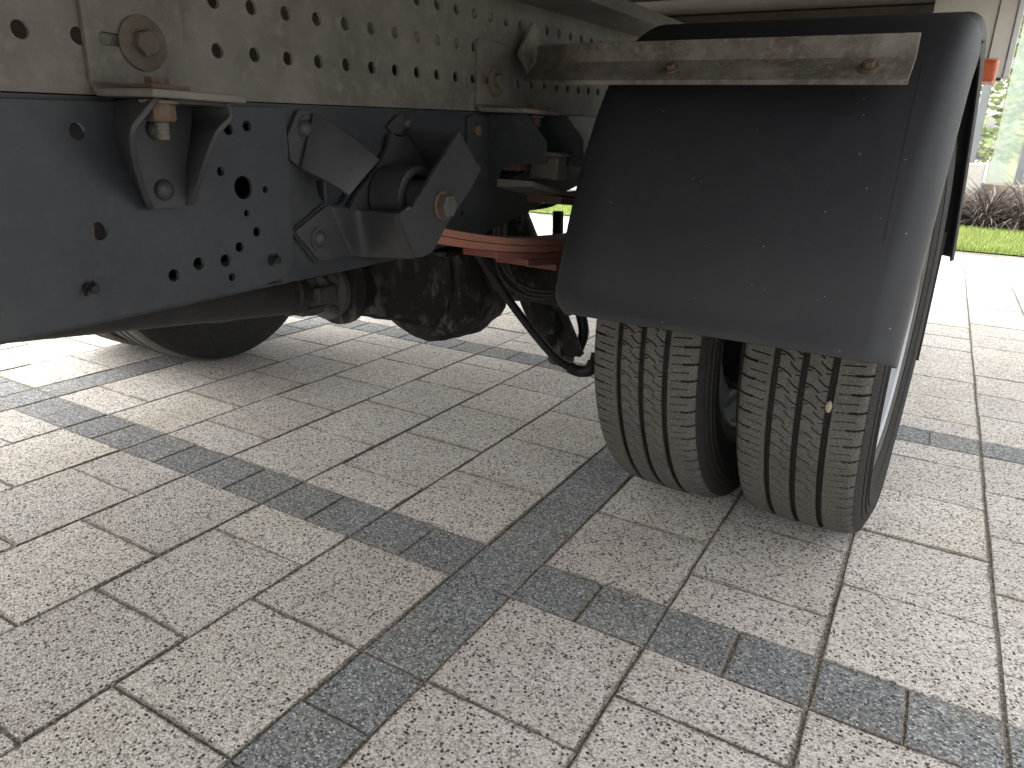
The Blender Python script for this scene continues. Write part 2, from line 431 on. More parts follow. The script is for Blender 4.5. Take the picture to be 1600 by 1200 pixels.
def paver_mesh(a, b, seed, name, mat):
    """paver a x b, slightly ragged bevelled rim; the top lies at z=0"""
    r = random.Random(seed); g = .0012; gy = .0010; s = []
    n = 3
    cs = [(-a/2+g, -b/2+gy), (a/2-g, -b/2+gy), (a/2-g, b/2-gy), (-a/2+g, b/2-gy)]
    for i in range(4):
        p, q = cs[i], cs[(i+1) % 4]
        for k in range(n):
            t = k/n; x = p[0]+(q[0]-p[0])*t; y = p[1]+(q[1]-p[1])*t
            s.append((x+r.uniform(-.0007, .0007), y+r.uniform(-.0007, .0007)))
    Nn = len(s)
    V = [(x, y, -.006) for x, y in s]+[(x, y, -.0022) for x, y in s]
    V += [(x*(1-.0019/a*2*(.5+1.*r.random())), y*(1-.0017/b*2*(.5+1.*r.random())), 0) for x, y in s]
    F = []
    for L in (0, 1):
        for i in range(Nn): F.append((L*Nn+i, L*Nn+(i+1) % Nn, (L+1)*Nn+(i+1) % Nn, (L+1)*Nn+i))
    F.append(tuple(range(2*Nn, 3*Nn)))
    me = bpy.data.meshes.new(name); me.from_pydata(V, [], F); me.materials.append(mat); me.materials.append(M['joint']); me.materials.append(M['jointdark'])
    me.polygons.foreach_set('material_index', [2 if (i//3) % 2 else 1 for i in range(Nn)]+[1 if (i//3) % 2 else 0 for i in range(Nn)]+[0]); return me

pm = {}
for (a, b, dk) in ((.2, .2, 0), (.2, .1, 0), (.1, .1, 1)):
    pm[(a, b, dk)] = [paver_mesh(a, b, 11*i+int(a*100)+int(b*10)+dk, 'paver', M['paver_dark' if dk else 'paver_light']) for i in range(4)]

cells = []     # (x0,y0,w,h,dark)
US = (-1.4, -.1); VS = (-.1, .9)
for u in US:
    for k in range(-60, 60):
        v = round(-1.1+.1*k, 3)
        cells.append((u, v, .1, .1, 1))
for v in VS:
    for k in range(-95, 40):
        u = round(.1*k, 3)
        if u not in US: cells.append((u, v, .1, .1, 1))
lane_x = [round(.2*k, 3) for k in range(0, 18)]+[round(-.3-.2*k, 3) for k in range(6)]+[round(-1.6-.2*k, 3) for k in range(40)]
for x in lane_x:
    k = round(x/.2) if x >= 0 else (round((x+.3)/.2)+1 if x > -1.4 else round((x+1.6)/.2)+1)
    even = k % 2 == 0 if x >= 0 else k % 2 == 1
    # fields: between the dark strips, beyond them, and on the camera's side of them
    ys = [(.2*i, .2) for i in range(4)]+[(.8, .1)] if even else [(0, .1)]+[(.1+.2*i, .2) for i in range(4)]
    for y, h_ in ys: cells.append((x, y, .2, h_, 0))
    y = 1.0
    if even: cells.append((x, y, .2, .1, 0)); y += .1
    while y < 5.2: cells.append((x, round(y, 3), .2, .2, 0)); y += .2
    y = -.1
    if not even: y -= .1; cells.append((x, round(y, 3), .2, .1, 0))
    while y > -3.4: y -= .2; cells.append((x, round(y, 3), .2, .2, 0))
def pj(p):
    q = Vector(p)-Vector((0, 0, CAM_H)); z = q.dot(fwd)
    return (800+FPX*q.dot(rgt)/z, 600-FPX*q.dot(upv)/z, z) if z > .05 else None
vis = []; rest = []
for c in cells:
    x0, y0, a, b, dk = c; X0 = U0+x0; Y0 = V0+y0
    if X0+a > PX1 or X0 < PX0 or Y0+b > PY1+.02 or Y0 < PY0: continue
    q = [pj((X0+i*a, Y0+j*b, 0)) for i, j in ((0, 0), (1, 0), (1, 1), (0, 1))]
    A = 0
    if all(q):
        cx = sum(k[0] for k in q)/4; cy = sum(k[1] for k in q)/4
        A = abs(sum(q[i][0]*q[(i+1) % 4][1]-q[(i+1) % 4][0]*q[i][1] for i in range(4)))/2
        if not(-80 < cx < 1680 and 330 < cy < 1290): A = 0
    (vis if A > 0 else rest).append((A, c))
vis.sort(key=lambda z: -z[0]); rest += vis[298:]; vis = vis[:298]
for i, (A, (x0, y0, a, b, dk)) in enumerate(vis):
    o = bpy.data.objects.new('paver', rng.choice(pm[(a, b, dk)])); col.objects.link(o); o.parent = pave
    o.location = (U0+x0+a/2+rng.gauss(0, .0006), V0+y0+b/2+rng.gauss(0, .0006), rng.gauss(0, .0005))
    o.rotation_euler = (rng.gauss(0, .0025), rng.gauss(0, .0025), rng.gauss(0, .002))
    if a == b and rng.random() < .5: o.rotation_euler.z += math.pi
V = []; F = []; MI = []
for A, (x0, y0, a, b, dk) in rest:
    X0 = U0+x0; Y0 = V0+y0; g = .0017; e = .002; z = rng.gauss(0, .0004); s = len(V); Xa, Xb = X0+g, X0+a-g; Ya, Yb = Y0+g, min(Y0+b, PY1)-g
    V += [(Xa, Ya, -.006), (Xb, Ya, -.006), (Xb, Yb, -.006), (Xa, Yb, -.006), (Xa+e, Ya+e, z), (Xb-e, Ya+e, z), (Xb-e, Yb-e, z), (Xa+e, Yb-e, z)]
    F += [(s+4, s+5, s+6, s+7)]+[(s+i, s+(i+1) % 4, s+4+(i+1) % 4, s+4+i) for i in range(4)]; MI += [dk]*5
o = mk('far_pavers', V, F, None, pave, mats=[M['paver_light'], M['paver_dark'], M['joint']], recentre=False)
o.data.polygons.foreach_set('material_index', MI); tag(o, kind='stuff')

# ------------------------------------------------------------------ lawn, bed
lawn = mk('lawn', [(-14, LAWN_Y0+.01, .005), (6, LAWN_Y0+.01, .005), (6, LAWN_Y1, .03), (-14, LAWN_Y1, .03)], [(0, 1, 2, 3)], M['lawn'], recentre=False)
tag(lawn, kind='structure')
V = []; F = []
def blade(V, F, x, y, z, h, wd, az, lean):
    s = len(V); dx, dy = math.cos(az), math.sin(az); tx, ty = -dy*wd/2, dx*wd/2
    V += [(x-tx, y-ty, z), (x+tx, y+ty, z), (x+tx*.7+dx*lean*.35, y+ty*.7+dy*lean*.35, z+h*.6), (x-tx*.7+dx*lean*.35, y-ty*.7+dy*lean*.35, z+h*.6), (x+dx*lean, y+dy*lean, z+h)]
    F += [(s, s+1, s+2, s+3), (s+3, s+2, s+4)]
for i in range(52000):
    dense = i % 3
    x = rng.uniform(-.2, 2.2) if dense else rng.uniform(-6.5, -2.5); y = rng.uniform(LAWN_Y0-.01, LAWN_Y1)
    blade(V, F, x, y, .004+(y-LAWN_Y0)*.018, rng.uniform(.025, .055), .0045, rng.uniform(0, 6.28), rng.uniform(0, .03))
o = mk('grass', V, F, M['grass'], None, recentre=False); tag(o, 'bright green lawn strip along the edge of the paving', 'grass', kind='stuff')
bed = mk('planting_bed', [(-14, LAWN_Y1+.001, .034), (6, LAWN_Y1+.001, .034), (6, 8.35, .05), (-14, 8.35, .05)], [(0, 1, 2, 3)], M['soil'], recentre=False)
tag(bed, kind='structure')
def clump_mesh(seed):
    r = random.Random(seed); V = []; F = []
    for i in range(420):
        az = r.uniform(0, 6.283); L = r.uniform(.24, .52); el = R(r.uniform(35, 86)); rad = r.uniform(0, .07); wd = r.uniform(.007, .014)
        x, y, z = rad*math.cos(az), rad*math.sin(az), 0
        tx, ty = -math.sin(az)*wd/2, math.cos(az)*wd/2; s = len(V); n = 5
        for k in range(n+1):
            ww = 1-(k/n)**2*.95
            V += [(x-tx*ww, y-ty*ww, z), (x+tx*ww, y+ty*ww, z)]
            x += math.cos(az)*math.cos(el)*L/n; y += math.sin(az)*math.cos(el)*L/n; z += math.sin(el)*L/n; el -= R(r.uniform(8, 26))
        for k in range(n): F.append((s+2*k, s+2*k+1, s+2*k+3, s+2*k+2))
    me = bpy.data.meshes.new('strap_leaf_plant'); me.from_pydata(V, [], F); me.materials.append(M['darkgrass']); return me
cm = [clump_mesh(k) for k in range(4)]
ci = 0
for row, (yy, xs) in enumerate(((7.42, 9), (7.85, 9))):
    for k in range(xs):
        o = bpy.data.objects.new('strap_leaf_plant', cm[(k*3+row) % 4]); col.objects.link(o)
        o.location = (.02+k*.27+rng.uniform(-.06, .06)+row*.12, yy+rng.uniform(-.08, .08), .035); o.rotation_euler = (0, 0, rng.uniform(0, 6)); s = rng.uniform(1.0, 1.35); o.scale = (s, s, s)
        tag(o, 'dark purple-brown strap-leaved plant, %s from the left in the %s row behind the lawn' % (('first', 'second', 'third', 'fourth', 'fifth', 'sixth', 'seventh', 'eighth', 'ninth')[k], 'front' if row == 0 else 'back'), 'plant', 'dark grassy plants along the lawn, %s row' % ('front' if row == 0 else 'back'))

# glazed building behind the bed
pav = bpy.data.objects.new('glazed_building', None); col.objects.link(pav); pav.location = (1.6, 8.6, 0)
tag(pav, 'pale building with greenish glass panes and grey posts behind the dark plants', 'building')
YB = 8.5
def pole_x(px, py, y): return at(px, py, Y=y).x
xa = pole_x(1527, 205, YB)
box('sill', (xa+.10, YB-.10, 0), (4.6, YB+.25, .37), M['sill'], pav, .01)
box('post', (xa-.035, YB-.04, 0), (xa+.035, YB+.04, 3.6), M['post'], pav, .004)
xb = pole_x(1583, 310, YB)
box('post', (xb-.03, YB-.04, .37), (xb+.03, YB+.04, 3.6), M['post'], pav, .004)
box('post', (xb+1.17, YB-.04, .37), (xb+1.23, YB+.04, 3.6), M['post'], pav, .004)
xp = pole_x(1560, 205, YB)
box('glass_pane', (xp, YB-.012, .37), (xb-.03, YB+.012, 3.6), M['glass'], pav, .002)
box('glass_pane', (xb+.03, YB-.012, .37), (xb+1.17, YB+.012, 3.6), M['glass'], pav, .002)
box('glass_pane', (xb+1.23, YB-.012, .37), (4.5, YB+.012, 3.6), M['glass'], pav, .002)
box('back_wall', (xp+.1, YB+3.5, .04), (6.6, YB+3.65, 3.4), M['wall'], pav, .01)
box('yellow_door', (xp+.34, YB+3.42, .3), (xp+.52, YB+3.495, 1.25), simple('pale_yellow_paint', [(.3, (.62, .58, .25)), (.7, (.68, .62, .3))], 6), pav, .005)
box('roof', (xa-.3, YB-.3, 3.6), (4.8, YB+1.3, 3.75), M['wall'], pav, .01)
plinth = box('stone_block', (pole_x(1508, 275, 8.3), 8.15, .05), (pole_x(1536, 275, 8.3), 8.4, .55), M['wall'], None, .01)
tag(plinth, 'pale square stone block standing beside the grey post of the glazed building', 'block')

def tree(name, x, y, h, cr, label, seed, low=.9, nleaf=5200, group=None):
    r = random.Random(seed)
    e = bpy.data.objects.new(name, None); col.objects.link(e); e.location = (x, y, 0); tag(e, label, 'tree', group)
    bm = bmesh.new()
    tube_pts(bm, spline([(x, y, 0), (x+.05, y, h*.3), (x-.05, y+.05, h*.6), (x, y, h*.9)], 5), [.09*(1-i/18) for i in range(16)], 9)
    ends = []
    for i in range(13):
        a = r.uniform(0, 6.28); z0 = h*r.uniform(.25, .75); L = cr*r.uniform(.5, 1)
        q = Vector((x+math.cos(a)*L, y+math.sin(a)*L, z0+L*.6)); ends.append(q)
        tube_pts(bm, [(x, y, z0), ((x+q.x)/2, (y+q.y)/2, (z0+q.z)/2+.05), q], [.035, .022, .01], 6)
    bm_obj('trunk', bm, M['bark'], e, sharp=50)
    V = []; F = []
    for i in range(nleaf):
        if r.random() < .55:
            c = r.choice(ends); g = Vector((r.gauss(0, .3), r.gauss(0, .3), r.gauss(0, .28)))*cr*.6; p = c+g
        else:
            a = r.uniform(0, 6.28); u = r.random()**.5*cr; p = Vector((x+u*math.cos(a), y+u*math.sin(a), r.uniform(low, h+cr*.4)))
        if p.z < low: continue
        d = Vector((r.gauss(0, 1), r.gauss(0, 1), r.gauss(0, .6))).normalized(); _, u_, v_ = basis(d); s = r.uniform(.035, .065); k = len(V)
        V += [tuple(p-u_*s), tuple(p+v_*s*.45), tuple(p+u_*s), tuple(p-v_*s*.45)]; F.append((k, k+1, k+2, k+3))
    mk('crown', V, F, M['leaf'], e)
tree('tree', .95, 10.3, 2.9, 1.15, 'olive-green tree added behind the glass in place of mirrored foliage', 3, .55, 9000)  # stands in for foliage reflected in the panes
# pale boundary wall on the far side of the yard
bw = box('boundary_wall', (-30, 16, 0), (-1.5, 16.3, 2.6), M['wall'], None, .01)
tag(bw, 'long pale rendered wall far behind the truck', 'wall')

# ------------------------------------------------------------------ truck
SL = .025                                    # the unladen frame rises towards the rear
AX_Y, RT, RAX = 1.322, .345, .345
truck = bpy.data.objects.new('truck', None); col.objects.link(truck); truck.location = (-1.02, AX_Y, 0)
tag(truck, 'box truck seen from under its side, with dark chassis, twin rear tyres and black mudguard', 'truck')
XR = -.64                                    # outer face of the near chassis rail
def zr(y, z): return z+SL*(y-.5)

# galvanised sub-frame with three rows of holes
def sub_outline(y0, y1): return [(y0, zr(y0, .6415)), (y1, zr(y1, .6415)), (y1, zr(y1, .806)), (y0, zr(y0, .806))]
holes = []
for j in range(3):
    for k in range(-14, 30):
        y = .525+.0456*k
        if -.3 < y < 1.72: holes.append(circle2((y, zr(y, .6865)+.0437*j), .0071, 18))
sf = plate('perforated_subframe_rail', sub_outline(-.6, 1.8), holes, XR, .004, M['galv'], truck, bev=0)
tag(sf, 'dirty galvanised rail with three rows of round holes')
def flange(name, x0, x1, z, y0, y1, th, mat, parent=truck):
    bm = bmesh.new()
    vs = [bm.verts.new((x, y, zr(y, z)+d)) for x, y, d in ((x0, y0, 0), (x1, y0, 0), (x1, y1, 0), (x0, y1, 0), (x0, y0, th), (x1, y0, th), (x1, y1, th), (x0, y1, th))]
    for f in ((0, 1, 2, 3), (4, 5, 6, 7), (0, 1, 5, 4), (1, 2, 6, 5), (2, 3, 7, 6), (3, 0, 4, 7)): bm.faces.new([vs[i] for i in f])
    o = bm_obj(name, bm, mat, parent); bevel(o, .0012); return o
flange('top_flange', XR-.004, XR+.105, .8062, -.6, 1.8, .005, M['galv'], sf)
flange('top_flange_lip', XR+.1052, XR+.109, .8062, -.6, 1.8, .02, M['galv'], sf)
flange('bottom_flange', XR-.07, XR-.0042, .6415, -.6, 1.8, .004, M['galv'], sf)

# chassis rail
bot = [(-.6, .437), (0, .441), (.29, .445), (.41, .447), (.586, .4505), (.72, .4525), (.82, .4545), (.92, .460), (1.03, .471), (1.15, .491), (1.305, .522), (1.5, .555), (1.8, .575)]
top = [(1.8, zr(1.8, .6403)), (-.6, zr(-.6, .6403))]
h = []
def ph(px, py, d, X=XR): 
    c = yz(px, py, X); h.append(circle2(c, d/2, 18))
hp = [(121, 205, .0135), (156, 361, .0155), (381, 293, .0235), (357, 202, .011), (386, 197, .0105), (345, 268, .0085), (415, 296, .007), (386, 333, .007), (402, 362, .010),
      (375, 386, .0105), (353, 407, .0125), (363, 433, .0085), (311, 412, .0125), (272, 430, .0115)]
for a in hp: ph(a[0], a[1], a[2]+.0045)
ph(722, 333, .008); hb = list(h)
hb.append(circle2(yz(520, 285, XR), .028, 24))
cr = plate('chassis_rail', bot+top, hb, XR, .006, M['rail'], truck, bev=0)
flange('top_flange', XR-.07, XR-.0065, .6350, -.6, 1.8, .005, M['rail'], cr)
sheet('bottom_flange', [[(XR-.001, y, z) for y, z in bot], [(XR-.07, y, z) for y, z in bot]], .005, M['rail'], cr, 0)
plate('hole_blocker', [(.5, .47), (1.0, .47), (1.0, .62), (.5, .62)], [], XR-.064, .004, M['flap'], cr, bev=0)  # added plate that blocks light coming through the rail hole
# reinforcing plate laid on the rail, proud of it
yb = .604
bo = [(y, z+.0) for y, z in bot if y < .6]
o_pl = [(-.6, .439)]+[(y, z+.0018) for y, z in bo[1:]]+[(.560, .4525), (.592, .459), (.602, .472), (.6035, .50), (.6035, zr(.60, .6365)), (-.6, zr(-.6, .6365))]
h = []
for a in hp: ph(a[0], a[1], a[2], XR+.005)
rp = plate('reinforcing_plate', o_pl, h, XR+.005, .0048, M['plate'], truck, bev=.0012)

def rivet(px, py, r_, X, mat, parent, name='rivet'):
    p = at(px, py, X=X+.004)
    prof = [(0, r_*1.0)]+[(r_*.75*math.sin(a), r_*math.cos(a)) for a in [k*math.pi/2/6 for k in range(1, 6)]]+[(r_*.75, r_*.18), (r_*.66, .0)]
    return lathe(name, (X, p.y, p.z), (1, 0, 0), prof, mat, parent, 24, sharp=60)

def hexbolt(name, c, axis, r_, hgt, mat, parent, washer=0, wmat=None, ph=0):
    bm = bmesh.new(); lathe_pts(bm, c, axis, [(0, r_), (hgt*.86, r_), (hgt, r_*.86), (hgt, 0)], 6, ph)
    o = bm_obj(name, bm, mat, parent); bevel(o, r_*.06)
    if washer:
        d = Vector(axis).normalized()
        lathe('washer', Vector(c)-d*.0028, axis, [(0, washer), (.0022, washer), (.0027, washer*.96), (.0027, r_*.6)], wmat or mat, o, 32)
    return o

# plastic clips poking out of the plate
for px, py in ((141, 451), (428, 406)):
    p = at(px, py, X=XR+.009); bm = bmesh.new()
    lathe_pts(bm, (XR+.005, p.y, p.z), (1, .12, 0), [(0, .0052), (.003, .0052), (.003, .0026), (.009, .0026), (.0105, .0042), (.0115, .0036), (.0115, 0)], 14)
    add_box(bm, (XR+.011, p.y+.004, p.z+.004), (.004, .0016, .006), Matrix.Rotation(.7, 3, 'X')); add_box(bm, (XR+.011, p.y-.004, p.z-.003), (.004, .0016, .006), Matrix.Rotation(-.5, 3, 'X'))
    bm_obj('clip', bm, M['black'], rp, sharp=40)

# ---- galvanised angle brackets bolted to the sub-frame (two alike)
def angle_bracket(y0, lab, legw=.094, hw=.118, so=.026):
    z0 = zr(y0, .6435)
    ol = rounded([(y0, z0+.004), (y0+legw, z0+.004), (y0+legw, z0+.098), (y0, z0+.098)], .006)
    a = plate('angle_bracket', ol, [rounded([(y0+.012, z0+.038), (y0+.034, z0+.038), (y0+.034, z0+.048), (y0+.012, z0+.048)], .005)], XR+.0052, .0048, M['galv'], truck, bev=.001)
    tag(a, lab)
    ox = XR+.085
    b = sheet('bottom_leg', [[(XR+.0048, y0+k*(legw if s == 0 else hw)/1, z0+.0065) for k in (0, 1)] if s == 0 else [(x, y0+k*hw, z0+.0) for k in (0, 1)] for s, x in ((0, 0), (1, XR+.012), (1, ox))], .0062, M['galv'], a, 0, .001)
    bc = Vector((XR+.0085, y0+.051, z0+.043))
    hexbolt('bolt', bc, (1, 0, 0), .0115, .0085, M['dullbolt'], a, .0225, M['dullbolt'], .3)
    sx, sy = XR+.055, y0+so
    st = lathe('stud', (sx, sy, z0-.036), (0, 0, 1), [(0, 0), (0, .0052)]+[(.0016*k+(.0008 if k % 1 else 0), .0052 if k % 2 else .006) for k in range(1, 22)]+[(.05, 0)], M['tan'], a, 14)
    hexbolt('nut', (sx, sy, z0-.0075), (0, 0, -1), .0125, .014, M['rust'], a, .0155, M['tan'])
    bm = bmesh.new(); add_box(bm, (sx, sy, z0+.0055), (.036, .036, .0032)); bm_obj('square_washer', bm, M['rust'], a)
    bm = bmesh.new(); lathe_pts(bm, (sx, sy, z0+.0072), (0, 0, 1), [(0, .0095), (.006, .0095), (.006, 0)], 6); bm_obj('bolt_head', bm, M['rust'], a)
    return a
angle_bracket(.390, 'galvanised angle bracket near the left edge with large rusty washer bolt', hw=.092)
angle_bracket(.985, 'smaller-looking galvanised angle bracket just left of the mudguard', so=.088)

# ---- flared channel bracket riveted to the reinforcing plate
XP = XR+.0052
base = rounded([yz(192, 156, XP), yz(296, 162, XP), yz(293, 200, XP), yz(288, 260, XP), yz(291, 322, XP), yz(232, 326, XP), yz(208, 270, XP), yz(190, 215, XP)], .002, 2)
fb = plate('channel_bracket', base, [], XP+.005, .0049, M['bracket'], truck, bev=.0008)
tag(fb, 'flared dark channel bracket with two domed rivets')
def wall(root, edge, parent, name, th=.005):
    n = len(root); A = spline([at(px, py, X=XP+.0026) for px, py in root], 4)
    B = spline([at(px, py, X=x) for px, py, x in edge], 4)
    rows = [[a.lerp(b, t) for a, b in zip(A, B)] for t in (0, .5, 1)]
    o = sheet(name, rows, th, M['bracket'], parent, 0, .001, 60); return o
wall([(186, 158), (182, 190), (190, 225), (212, 280), (237, 326)],
     [(247, 152, XR+.068), (226, 178, XR+.066), (208, 205, XR+.062), (212, 255, XR+.045), (234, 328, XR+.014)], fb, 'side_wall')
wall([(300, 163), (303, 190), (298, 225), (292, 270), (290, 321)],
     [(356, 160, XR+.068), (363, 182, XR+.066), (341, 207, XR+.062), (322, 255, XR+.045), (301, 321, XR+.014)], fb, 'side_wall')
zt = zr(.44, .6343)
sheet('top_wall', [[(x, yy, zt+.0035) for yy in (at(190, 160, X=XP).y+.002, at(298, 160, X=XP).y-.002)] for x in (XP+.002, XR+.066)], .0045, M['bracket'], fb, 0, .0008)
rivet(247, 202, .0098, XP+.005, M['bracket'], fb); rivet(260, 297, .0098, XP+.005, M['bracket'], fb)

# ---- spring hanger
XO = XR+.098
hg = plate('spring_hanger', rounded([yz(*p, XO) for p in ((624, 331), (640, 331), (717, 206), (750, 268), (738, 292), (700, 348), (676, 394), (655, 404))], .007), [], XO, .005, M['bracket'], truck, bev=.0012)
tag(hg, 'dark bent-plate spring hanger with large hex bolt')
A_, B_ = at(717, 207, X=XO-.0025), at(750, 268, X=XO-.0025)
def rail_pt(p, x=XR+.004): return Vector((x, p.y, p.z))
sheet('top_plate', [[A_, B_], [A_.lerp(rail_pt(A_), .5), B_.lerp(rail_pt(B_), .5)], [rail_pt(A_), rail_pt(B_)]], .005, M['bracket'], hg, 0, .001)
# lower arm running back to the rail
c0, c1 = at(628, 332, X=XO-.0025), at(655, 402, X=XO-.0025)
ra, rb_ = at(560, 327, X=XR+.012), at(573, 401, X=XR+.012)
f0, f1 = at(513, 322, X=XR+.0075), at(547, 400, X=XR+.0075)
pu = (at(660, 300, X=XO-.0025)-c0).normalized()*.016; pl_ = (at(690, 372, X=XO-.0025)-c1).normalized()*.016
cols = []
for t in (0, .25, .5, .75, 1):
    cols.append(spline([f0.lerp(f1, t), ra.lerp(rb_, t), c0.lerp(ra, .45).lerp(c1.lerp(rb_, .45), t), c0.lerp(ra, .10).lerp(c1.lerp(rb_, .10), t)+Vector((.001, 0, 0)), (c0+pu).lerp(c1+pl_, t)], 5))
sheet('lower_arm', cols, .0058, M['bracket'], hg, 0, .001, 80)
plate('rail_foot', rounded([yz(*p, XR+.0085) for p in ((460, 362), (510, 321), (548, 326), (560, 396), (498, 408))], .004, 3), [], XR+.0100, .0045, M['bracket'], hg)
plate('rail_foot', rounded([yz(*p, XR+.006) for p in ((456, 362), (507, 318), (556, 324), (562, 400), (494, 411))], .004, 3), [], XR+.0053, .005, M['bracket'], hg)
rivet(503, 373, .0095, XR+.0100, M['bracket'], hg)
lathe('washer_ring', (XR+.0098, at(499, 373, X=XR+.01).y, at(499, 373, X=XR+.01).z), (1, 0, 0), [(0, .0145), (.0018, .0142), (.0018, .0095)], M['bracket'], hg)
# upper left wing
wp = [yz(*p, XR+.006) for p in ((466, 172), (490, 173), (510, 190), (500, 283), (480, 270), (454, 250), (450, 212))]
plate('rail_foot', rounded(wp, .003, 3), [], XR+.0058, .0055, M['bracket'], hg)
rows = []
for k in range(5):
    t = k/4
    a = at(489, 176, X=XR+.0085).lerp(at(592, 250, X=XR+.052), t); b = at(470, 264, X=XR+.0085).lerp(at(545, 306, X=XR+.052), t)
    bow = Vector((.006*math.sin(math.pi*t), 0, 0))
    rows.append([a.lerp(b, s)+bow for s in (0, .5, 1)])
sheet('upper_wing', rows, .005, M['bracket'], hg, 0, .001, 60)
rivet(480, 201, .0100, XR+.0058, M['bracket'], hg)
lathe('washer_ring', (XR+.0056, at(480, 201, X=XR+.006).y, at(480, 201, X=XR+.006).z), (1, 0, 0), [(0, .0145), (.0016, .0142), (.0016, .0095)], M['bracket'], hg)
# foot and edge behind the top plate
plate('rail_foot', rounded([yz(*p, XR+.006) for p in ((606, 197), (622, 180), (650, 180), (664, 205), (640, 215), (612, 207))], .003, 3), [], XR+.0058, .0055, M['bracket'], hg)
rivet(640, 193, .0085, XR+.0058, M['bracket'], hg)
plate('back_plate', rounded([yz(*p, XR+.012) for p in ((612, 205), (622, 215), (640, 212), (720, 214), (742, 268), (690, 345), (600, 335), (545, 330), (560, 300), (590, 262), (606, 232))], .004, 3), [], XR+.0125, .006, M['bracket'], hg)
bp_ = at(690, 321, X=XO)
hexbolt('pivot_bolt', (XO+.0032, bp_.y, bp_.z), (1, 0, 0), .0150, .0115, M['yoke'], hg, .0178, M['rust'], .05)
# spring eye, seen inside the hanger
ey = (bp_.y-.002, bp_.z+.006)
def ring_prof(r0, r1, x0, x1): return [(x0, r1), (x0, r0-.0015), (x0+.001, r0), (x1-.001, r0), (x1, r0-.0015), (x1, r1), (x0, r1)]
ls = lathe('spring_eye', (0, ey[0], ey[1]), (1, 0, 0), ring_prof(.0395, .0300, XR+.016, XO-.034), M['bracket'], truck, 40)
lathe('rubber_bush', (0, ey[0], ey[1]), (1, 0, 0), ring_prof(.0295, .006, XR+.020, XO-.045), M['black'], ls, 32)
lathe('sleeve', (0, ey[0], ey[1]), (1, 0, 0), ring_prof(.0235, .005, XR+.013, XO-.007), M['bracket'], ls, 28)

# ---- leaf spring
def leaf_curve(y): # z of the top of the main leaf
    return .451+.178*(AX_Y-y)**2
lp = bpy.data.objects.new('leaf_spring', None)
TH = .0100; X0, X1 = XO-.062, XO-.002
def leaf(y0, y1, k, mat, parent, name='leaf'):
    n = 26; rows = []
    ys = [y0+(y1-y0)*i/n for i in range(n+1)]
    bm = bmesh.new(); R4 = []
    for y in ys:
        z1 = leaf_curve(y)-k*(TH+.0006); z0 = z1-TH
        R4.append([bm.verts.new(p) for p in ((X0, y, z0), (X1, y, z0), (X1, y, z1), (X0, y, z1))])
    for a, b in zip(R4, R4[1:]):
        for i in range(4): bm.faces.new((a[i], a[(i+1) % 4], b[(i+1) % 4], b[i]))
    bm.faces.new(R4[0]); bm.faces.new(R4[-1][::-1])
    o = bm_obj(name, bm, mat, parent); bevel(o, .0012); return o
main = leaf(ey[0]+.006, 1.86, 0, M['orange'], truck, 'leaf_spring'); tag(main, 'orange leaf spring running into the mudguard')
leaf(ey[0]-.004, 1.85, 1, M['orange'], main); leaf(.905, 1.75, 2, M['redprimer'], main); leaf(1.0, 1.62, 3, M['redprimer'], main); leaf(1.10, 1.55, 4, M['redprimer'], main)
# helper spring above, and its pads
hsx0, hsx1 = X0-.002, X1+.002
bm = bmesh.new(); R4 = []
for i in range(15):
    y = 1.0+i*.045; z = .5270+.36*(1.285-y)**2
    R4.append([bm.verts.new(p) for p in ((hsx0, y, z-.012), (hsx1, y, z-.008), (hsx1, y, z), (hsx0, y, z))])
for a, b in zip(R4, R4[1:]):
    for i in range(4): bm.faces.new((a[i], a[(i+1) % 4], b[(i+1) % 4], b[i]))
bm.faces.new(R4[0]); bm.faces.new(R4[-1][::-1])
hsp = bm_obj('helper_spring', bm, M['tan'], truck); bevel(hsp, .001)
bm = bmesh.new(); R4 = []
for i in range(13):
    y = 1.10+i*.036; z = .5185+.30*(1.285-y)**2
    R4.append([bm.verts.new(p) for p in ((hsx0, y, z-.012), (hsx1, y, z-.012), (hsx1, y, z), (hsx0, y, z))])
for a, b in zip(R4, R4[1:]):
    for i in range(4): bm.faces.new((a[i], a[(i+1) % 4], b[(i+1) % 4], b[i]))
bm.faces.new(R4[0]); bm.faces.new(R4[-1][::-1]); bm_obj('leaf', bm, M['brown'], hsp)
tag(hsp, 'tan dusty helper spring above the orange leaf spring')

# ---- dark outrigger bracket with rusty rivets, bump stop
fo = [yz(*p, XR+.006) for p in ((731, 184), (738, 179), (764, 179), (764, 284), (731, 283))]
ob = plate('outrigger_bracket', rounded(fo, .002, 2), [], XR+.0056, .0054, M['rail'], truck)
tag(ob, 'dark outrigger bracket with two rusty rivets')
for px, py in ((747, 204), (746, 263)):
    p = at(px, py, X=XR+.009); hexbolt('rusty_rivet', (XR+.0057, p.y, p.z), (1, 0, 0), .0088, .0055, M['rust'], ob, ph=.4)
YO = at(764, 230, X=XR+.005).y
def xz(px, py, Y): p = at(px, py, Y=Y); return (p.x, p.z)
def tplate(name, pts, Y, th, mat, parent):
    return plate(name, pts, [], 0, th, mat, parent, to3=lambda a, b, d: (a, Y+d, b), bev=.001)
xzp = [xz(*p, YO) for p in ((764, 178), (822, 178), (853, 222), (853, 257), (795, 256), (781, 266), (775, 284), (764, 284))]
tplate('outrigger_web', rounded(xzp, .003, 3), YO, .005, M['rail'], ob)
YO2 = YO+.085
tplate('outrigger_web', rounded([(x, z+.002) for x, z in [xz(*p, YO2) for p in ((800, 180), (884, 182), (910, 222), (910, 262), (840, 262), (800, 280))]], .003, 3), YO2, .005, M['rail'], ob)
